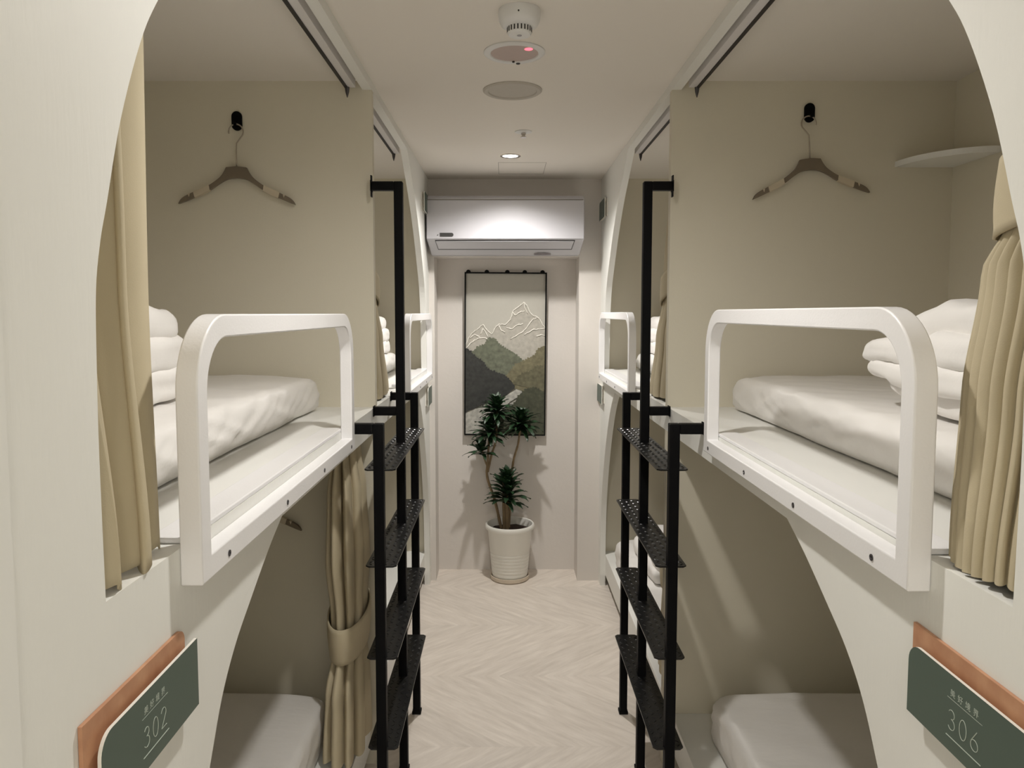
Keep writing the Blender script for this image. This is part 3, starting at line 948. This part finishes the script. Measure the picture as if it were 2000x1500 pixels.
def relief(name, col, pts, h0, h1, rough=0.8, bump=1.0, bs=30, var=0.65, parent=t):
    """pts in picture pixels of a 584 x 1170 canvas (x right, y down)"""
    mm = mat('relief_' + name, col, rough, var=var, vscale=45, bump=bump, bscale=bs)
    bm = bmesh.new()
    q = [((x / 584.0 - 0.5) * (PW - 0.012), PH - 0.006 - y / 1170.0 * (PH - 0.013)) for x, y in pts]
    prism(bm, q, 'y', -h1, -h0)
    return link(name, bm, mm, parent)
def jag(pts, amp=6, n=5, seed=1):
    rnd = random.Random(seed); out = []
    for i in range(len(pts) - 1):
        a, b_ = pts[i], pts[i + 1]
        for k in range(n):
            u = k / n
            out.append((a[0] + (b_[0] - a[0]) * u + (rnd.uniform(-amp, amp) if k else 0) * 0.4, a[1] + (b_[1] - a[1]) * u + (rnd.uniform(-amp, amp) if k else 0)))
    out.append(pts[-1]); return out
def bump_ridge(pts, r=16, seed=1):
    r = r * 0.62
    """tree-clump edge: scallops along the line"""
    rnd = random.Random(seed); out = []
    for i in range(len(pts) - 1):
        a, b_ = Vector(pts[i]), Vector(pts[i + 1]); d = (b_ - a); n = max(1, int(d.length / (r * 1.6)))
        nv = Vector((d.y, -d.x)).normalized()
        for k in range(n):
            p0 = a + d * (k / n); p1 = a + d * ((k + 1) / n); h = rnd.uniform(0.15, 0.7) * (p1 - p0).length
            for j in range(5):
                u = j / 5; out.append(tuple(p0 + (p1 - p0) * u + nv * h * math.sin(math.pi * u)))
    out.append(pts[-1]); return out
relief('sky_canvas', (0.44, 0.425, 0.38), [(0, 0), (584, 0), (584, 1170), (0, 1170)], 0.006, 0.018, bump=0.5, bs=14, var=0.03)
snow = [(0, 520), (20, 470), (50, 430), (90, 400), (130, 370), (150, 400), (190, 440), (220, 390), (245, 365), (290, 370), (330, 330), (345, 275), (370, 250), (400, 230), (425, 205), (445, 225), (465, 270), (490, 300), (520, 310), (545, 330), (560, 360), (584, 385)]
relief('snow_mountains', (0.40, 0.38, 0.335), jag(snow, 5, 4, 3) + [(584, 760), (0, 760)], 0.0185, 0.0215, bs=30, var=0.3)
def ridge(name, lines, r, col):
    bm = bmesh.new()
    for j, ln in enumerate(lines):
        P_ = [((x / 584.0 - 0.5) * (PW - 0.012), -0.0225, PH - 0.006 - y / 1170.0 * (PH - 0.013)) for x, y in jag(ln, 4, 4, j + 11)]
        tube(bm, P_, [r * (0.7 + 0.5 * random.random()) for _ in P_], seg=6)
    return link(name, bm, mat('relief_' + name, col, 0.7, var=0.05), t, smooth=True)
ridge('snow_ridges', [snow, [(30, 470), (70, 440), (105, 460)], [(110, 440), (128, 400), (150, 430), (165, 460)], [(345, 275), (360, 300), (380, 290), (400, 275), (430, 270)],
      [(425, 205), (430, 240), (455, 290)], [(300, 390), (340, 400), (380, 370), (420, 360)], [(330, 470), (370, 450), (420, 420), (460, 370), (490, 330), (520, 320)],
      [(430, 440), (470, 420), (500, 400), (540, 400), (584, 390)], [(520, 450), (550, 440), (584, 450)], [(0, 545), (40, 500), (90, 470), (140, 465), (170, 480)], [(245, 375), (262, 410), (290, 425)]],
      0.0034, (0.74, 0.72, 0.66))
relief('green_hill', (0.13, 0.14, 0.10), bump_ridge([(0, 590), (60, 560), (100, 530), (150, 510), (165, 470), (215, 470), (250, 520), (300, 545), (350, 570), (400, 610), (430, 640)], 18, 2) + [(420, 700), (330, 770), (250, 800), (0, 700)], 0.022, 0.0255)
relief('olive_hill', (0.165, 0.15, 0.09), bump_ridge([(300, 745), (350, 690), (380, 650), (420, 640), (470, 610), (510, 590), (530, 550), (565, 525), (584, 525)], 18, 5) + [(584, 900), (360, 830), (340, 780)], 0.022, 0.0265)
relief('river', (0.43, 0.42, 0.38), [(345, 785), (400, 800), (440, 830), (420, 870), (380, 900), (330, 930), (300, 960), (250, 1010), (180, 1080), (90, 1170), (0, 1170), (0, 1010), (120, 960), (230, 900), (300, 880), (370, 845), (365, 825), (335, 805)], 0.020, 0.0245, bs=40)
relief('brown_green_hill', (0.12, 0.112, 0.068), bump_ridge([(345, 800), (390, 740), (430, 720), (480, 710), (520, 670), (560, 665), (584, 690)], 16, 6) + [(584, 880), (500, 840), (440, 820)], 0.023, 0.028)
relief('dark_hill', (0.035, 0.036, 0.033), bump_ridge([(0, 545), (30, 560), (70, 600), (130, 640), (160, 690), (220, 715), (280, 730), (320, 770), (350, 800), (360, 830)], 18, 8) + [(300, 880), (230, 905), (110, 960), (0, 1010)], 0.023, 0.029)
relief('near_hill', (0.062, 0.066, 0.042), bump_ridge([(300, 975), (360, 950), (400, 880), (450, 835), (510, 825), (584, 860)], 18, 9) + [(584, 1170), (120, 1170), (200, 1080)], 0.024, 0.030)

# ------------------------------------------------------------------ potted plant
PXc, PYc = 0.026, 4.262
t = thing('potted_dracaena', 'tall green leafy plant in a white pot by the end wall', 'plant', (PXc, PYc, 0))
bm = bmesh.new()
prof = [(0.0, 0.012), (0.098, 0.012), (0.104, 0.03)]
for i in range(7):
    z = 0.045 + i * 0.0195
    r0 = 0.104 + (z - 0.03) / 0.27 * 0.024
    prof += [(r0, z), (r0 - 0.0016, z + 0.0015), (r0 - 0.0016, z + 0.0035), (r0 + 0.0005, z + 0.005)]
prof += [(0.1285, 0.298), (0.130, 0.300), (0.141, 0.302), (0.1435, 0.312), (0.1425, 0.324), (0.138, 0.330), (0.131, 0.328), (0.128, 0.315), (0.125, 0.285)]
lathe(bm, prof, 0, 0, 72)
link('pot', bm, M['pot'], t, smooth=True, autosmooth=50)
bm = bmesh.new()
lathe(bm, [(0.0, 0.0005), (0.104, 0.0005), (0.112, 0.006), (0.113, 0.026), (0.109, 0.027), (0.107, 0.010), (0.0, 0.008)], 0, 0, 60)
link('saucer', bm, M['saucer'], t, smooth=True, autosmooth=50)
bm = bmesh.new()
lathe(bm, [(0, 0.295), (0.06, 0.293), (0.11, 0.287), (0.1265, 0.285)], 0, 0, 40)
for v in bm.verts: v.co.z += 0.008 * noise.noise(v.co * 40)
link('soil', bm, M['soil'], t, smooth=True)
def cane(pts, r0, r1):
    bm = bmesh.new()
    P_ = []
    sp = smooth3(pts, 8)
    n = len(sp)
    tube(bm, sp, [r0 + (r1 - r0) * i / (n - 1) + 0.0006 * math.sin(i * 2.1) for i in range(n)], seg=9)
    return link('cane', bm, M['cane'], t, smooth=True)
def smooth3(pts, n=6):
    P = [Vector(p) for p in ([pts[0]] + list(pts) + [pts[-1]])]
    out = []
    for i in range(1, len(P) - 2):
        p0, p1, p2, p3 = P[i - 1:i + 3]
        for k in range(n):
            u = k / n
            out.append(0.5 * (2 * p1 + (p2 - p0) * u + (2 * p0 - 5 * p1 + 4 * p2 - p3) * u * u + (3 * p1 - p0 - 3 * p2 + p3) * u ** 3))
    out.append(P[-1]); return out
def leaf(bm, base, az, el, L, W, droop, twist=0.0):
    n = 7
    d0 = Vector((math.cos(az) * math.cos(el), math.sin(az) * math.cos(el), math.sin(el)))
    side = Vector((-math.sin(az), math.cos(az), 0))
    p = Vector(base); e = el
    rows = []
    for i in range(n + 1):
        u = i / n
        wdt = W * (math.sin(math.pi * min(1, (u * 0.93 + 0.07))) ** 0.75) * (1 - 0.25 * u)
        if i == n: wdt = 0.0004
        e = el - droop * u * u
        d = Vector((math.cos(az) * math.cos(e), math.sin(az) * math.cos(e), math.sin(e)))
        up = side.cross(d).normalized() * -1
        wave = 0.10 * W * math.sin(u * 9 + az * 3)
        rows.append((bm.verts.new(p - side * wdt / 2 + up * (0.18 * wdt + wave)), bm.verts.new(p), bm.verts.new(p + side * wdt / 2 + up * (0.18 * wdt - wave))))
        p = p + d * (L / n)
        if p.y + PYc > YR - 0.045: p.y = YR - 0.045 - PYc
    for i in range(n):
        a, b_ = rows[i], rows[i + 1]
        bm.faces.new((a[0], a[1], b_[1], b_[0])); bm.faces.new((a[1], a[2], b_[2], b_[1]))
def rosette(c, nleaf, L, W, hgt, seed, lo=-0.3, hi=1.35):
    rnd = random.Random(seed)
    bm = bmesh.new()
    for i in range(nleaf):
        u = i / nleaf
        az = i * 2.39996 + rnd.uniform(-0.25, 0.25)
        el = lo + (hi - lo) * u + rnd.uniform(-0.12, 0.12)
        b0 = (c[0], c[1], c[2] - hgt * (1 - u))
        leaf(bm, b0, az, el, L * rnd.uniform(0.8, 1.1) * (0.75 + 0.35 * math.sin(math.pi * min(1, u + 0.2))), W * rnd.uniform(0.85, 1.1), rnd.uniform(0.5, 1.1))
    o = link('foliage', bm, M['leaf'], t, smooth=True)
    o['kind'] = 'stuff'
    return o
B = lambda x, y, z: (x - PXc, y, z)
cane([B(-0.005, 0.01, 0.27), B(-0.008, 0.01, 0.45), B(-0.01, 0.0, 0.60)], 0.011, 0.009)
cane([B(0.012, -0.01, 0.27), B(0.010, -0.02, 0.42), B(0.008, -0.025, 0.56)], 0.010, 0.008)
cane([B(-0.020, 0.03, 0.27), B(-0.060, 0.02, 0.45), B(-0.105, 0.0, 0.60), B(-0.102, 0.0, 0.70), B(-0.092, 0.0, 0.86)], 0.009, 0.006)
cane([B(-0.103, 0.0, 0.63), B(-0.080, 0.01, 0.73), B(-0.055, 0.0, 0.82), B(-0.048, -0.01, 0.98), B(-0.050, -0.01, 1.02)], 0.007, 0.005)
cane([B(0.020, 0.03, 0.27), B(0.030, 0.03, 0.50), B(0.045, 0.02, 0.68), B(0.075, 0.0, 0.80), B(0.085, -0.01, 0.90)], 0.008, 0.0055)
cane([B(-0.105, 0.0, 0.66), B(-0.125, -0.01, 0.72), B(-0.135, -0.02, 0.77)], 0.005, 0.004)
rosette(B(0.010, -0.03, 0.60), 70, 0.130, 0.040, 0.15, 1, 0.0, 1.40)
rosette(B(-0.050, -0.01, 1.02), 60, 0.115, 0.036, 0.06, 2, -0.35, 1.35)
rosette(B(0.092, -0.01, 0.945), 62, 0.120, 0.036, 0.06, 3, -0.35, 1.35)
rosette(B(-0.090, -0.01, 0.895), 46, 0.115, 0.036, 0.06, 4, -0.3, 1.2)
rosette(B(-0.138, -0.02, 0.775), 20, 0.105, 0.034, 0.04, 5, 0.0, 1.2)

# ------------------------------------------------------------------ ceiling fittings
def disc_ring(name, cx, cy, prof, mt, parent, seg=48):
    bm = bmesh.new(); lathe(bm, prof, cx, cy, seg)
    return link(name, bm, mt, parent, smooth=True, autosmooth=40)
# smoke detector
t = thing('smoke_detector', 'white round smoke detector with a slotted rim on the ceiling', 'smoke detector', (0.035, 1.90, CEIL))
disc_ring('base', 0, 0, [(0.0, -0.0003), (0.052, -0.0003), (0.053, -0.010), (0.051, -0.026), (0.046, -0.036), (0.033, -0.042), (0, -0.042)], M['plastic'], t)
disc_ring('sensor_cap', 0, 0, [(0.0305, -0.040), (0.0305, -0.056), (0.027, -0.060), (0.012, -0.062), (0.0, -0.062)], M['plastic'], t)
bm = bmesh.new()
for k in range(22):
    a = 2 * math.pi * k / 22
    bmx = bmesh.new()
    box(bmx, 0.0285, 0.0312, -0.0016, 0.0016, -0.0545, -0.0425)
    bmx.transform(Matrix.Rotation(a, 4, 'Z'))
    mtmp = bpy.data.meshes.new('tmp'); bmx.to_mesh(mtmp); bmx.free(); bm.from_mesh(mtmp); bpy.data.meshes.remove(mtmp)
link('slots', bm, M['slot'], t)
disc_ring('test_button', 0, -0.004, [(0.0, -0.0625), (0.006, -0.0625), (0.006, -0.061)], M['grey'], t, 20)
bm = bmesh.new(); tube(bm, [(-0.003, -0.0485, -0.020), (-0.003, -0.0525, -0.020)], 0.0022, seg=10)
link('indicator', bm, M['slot'], t)
# round speakers
t = thing('ceiling_speaker', 'round ceiling plate glowing red at one edge, behind the smoke detector', 'ceiling speaker', (0.026, 2.195, CEIL))
disc_ring('trim_ring', 0, 0, [(0.0885, -0.0003), (0.0885, -0.003), (0.084, -0.006), (0.070, -0.006), (0.068, -0.003)], M['plastic'], t)
disc_ring('grille', 0, 0, [(0.069, -0.0032), (0.0, -0.0032)], M['grille2'], t)
disc_ring('red_indicator', 0.040, -0.034, [(0.0, -0.0052), (0.006, -0.0048), (0.012, -0.0034)], M['redled'], t, 20)
disc_ring('sensor_dot', -0.002, 0.064, [(0.0, -0.0085), (0.0035, -0.008), (0.004, -0.005)], M['slot'], t, 14)
disc_ring('sensor_dot', 0.012, 0.0775, [(0.0, -0.0085), (0.006, -0.008), (0.0065, -0.005)], M['slot'], t, 14)
t = thing('ceiling_speaker', 'plain round grey ceiling speaker between the red-lit plate and the sprinkler', 'ceiling speaker', (0.024, 2.56, CEIL))
disc_ring('trim_ring', 0, 0, [(0.0995, -0.0003), (0.0995, -0.003), (0.094, -0.007), (0.083, -0.006), (0.080, -0.002)], M['grille'], t)
disc_ring('grille', 0, 0, [(0.081, -0.0022), (0.0, -0.0022)], M['grille'], t)
# sprinkler
t = thing('sprinkler', 'small chrome fire sprinkler on the ceiling', 'sprinkler', (0.075, 3.13, CEIL))
disc_ring('escutcheon', 0, 0, [(0.036, -0.0003), (0.035, -0.003), (0.018, -0.006), (0.0, -0.006)], M['plastic'], t)
disc_ring('head', 0, 0, [(0.010, -0.006), (0.010, -0.014), (0.007, -0.016), (0.007, -0.021), (0.012, -0.022), (0.012, -0.025), (0, -0.026)], M['chrome'], t, 16)
# downlights
for i, (lx, ly, pw) in enumerate(LAMPS):
    lab = ('round recessed downlight above the near bunks', 'lit round downlight in front of the air conditioner', 'round recessed downlight behind the viewer')[i]
    t = thing('downlight', lab, 'ceiling light', (lx, ly, CEIL), group=None)
    disc_ring('trim_ring', 0, 0, [(0.049, -0.0003), (0.049, -0.003), (0.044, -0.005), (0.037, -0.004), (0.036, -0.0015)], M['chrome'], t)
    disc_ring('lens', 0, 0, [(0.0365, -0.0018), (0.0, -0.0018)], M['lens'], t)
# access hatch
bm = bmesh.new()
x0, x1, y0, y1 = -0.036, 0.205, 3.76, 4.06
for a in ((x0, x0 + 0.002, y0, y1), (x1 - 0.002, x1, y0, y1), (x0, x1, y0, y0 + 0.0015), (x0, x1, y1 - 0.0015, y1)):
    box(bm, a[0], a[1], a[2], a[3], CEIL - 0.0008, CEIL - 0.0002)
o = link('trim_1', bm, M['seam']); struct(o, 'hairline joint of the ceiling access hatch')

# repeats of a kind carry the same group
GROUPS = {'bed base': 'bunk platforms', 'mattress': 'mattresses on the bunks', 'duvet': 'folded duvets on the bunks', 'guard rail': 'guard rails of the upper bunks',
          'curtain track': 'curtain tracks above the upper bunks', 'curtain': 'privacy curtains of the bunks', 'ladder': 'ladders to the upper bunks',
          'hook': 'wall hooks in the bunks', 'clothes hanger': 'coat hangers in the bunks', 'sign': 'sign plates on the bunk fronts',
          'ceiling speaker': 'round plates on the ceiling', 'ceiling light': 'downlights along the corridor'}
for o in sc.objects:
    if o.parent is None and o.get('category') in GROUPS:
        o['group'] = GROUPS[o['category']]
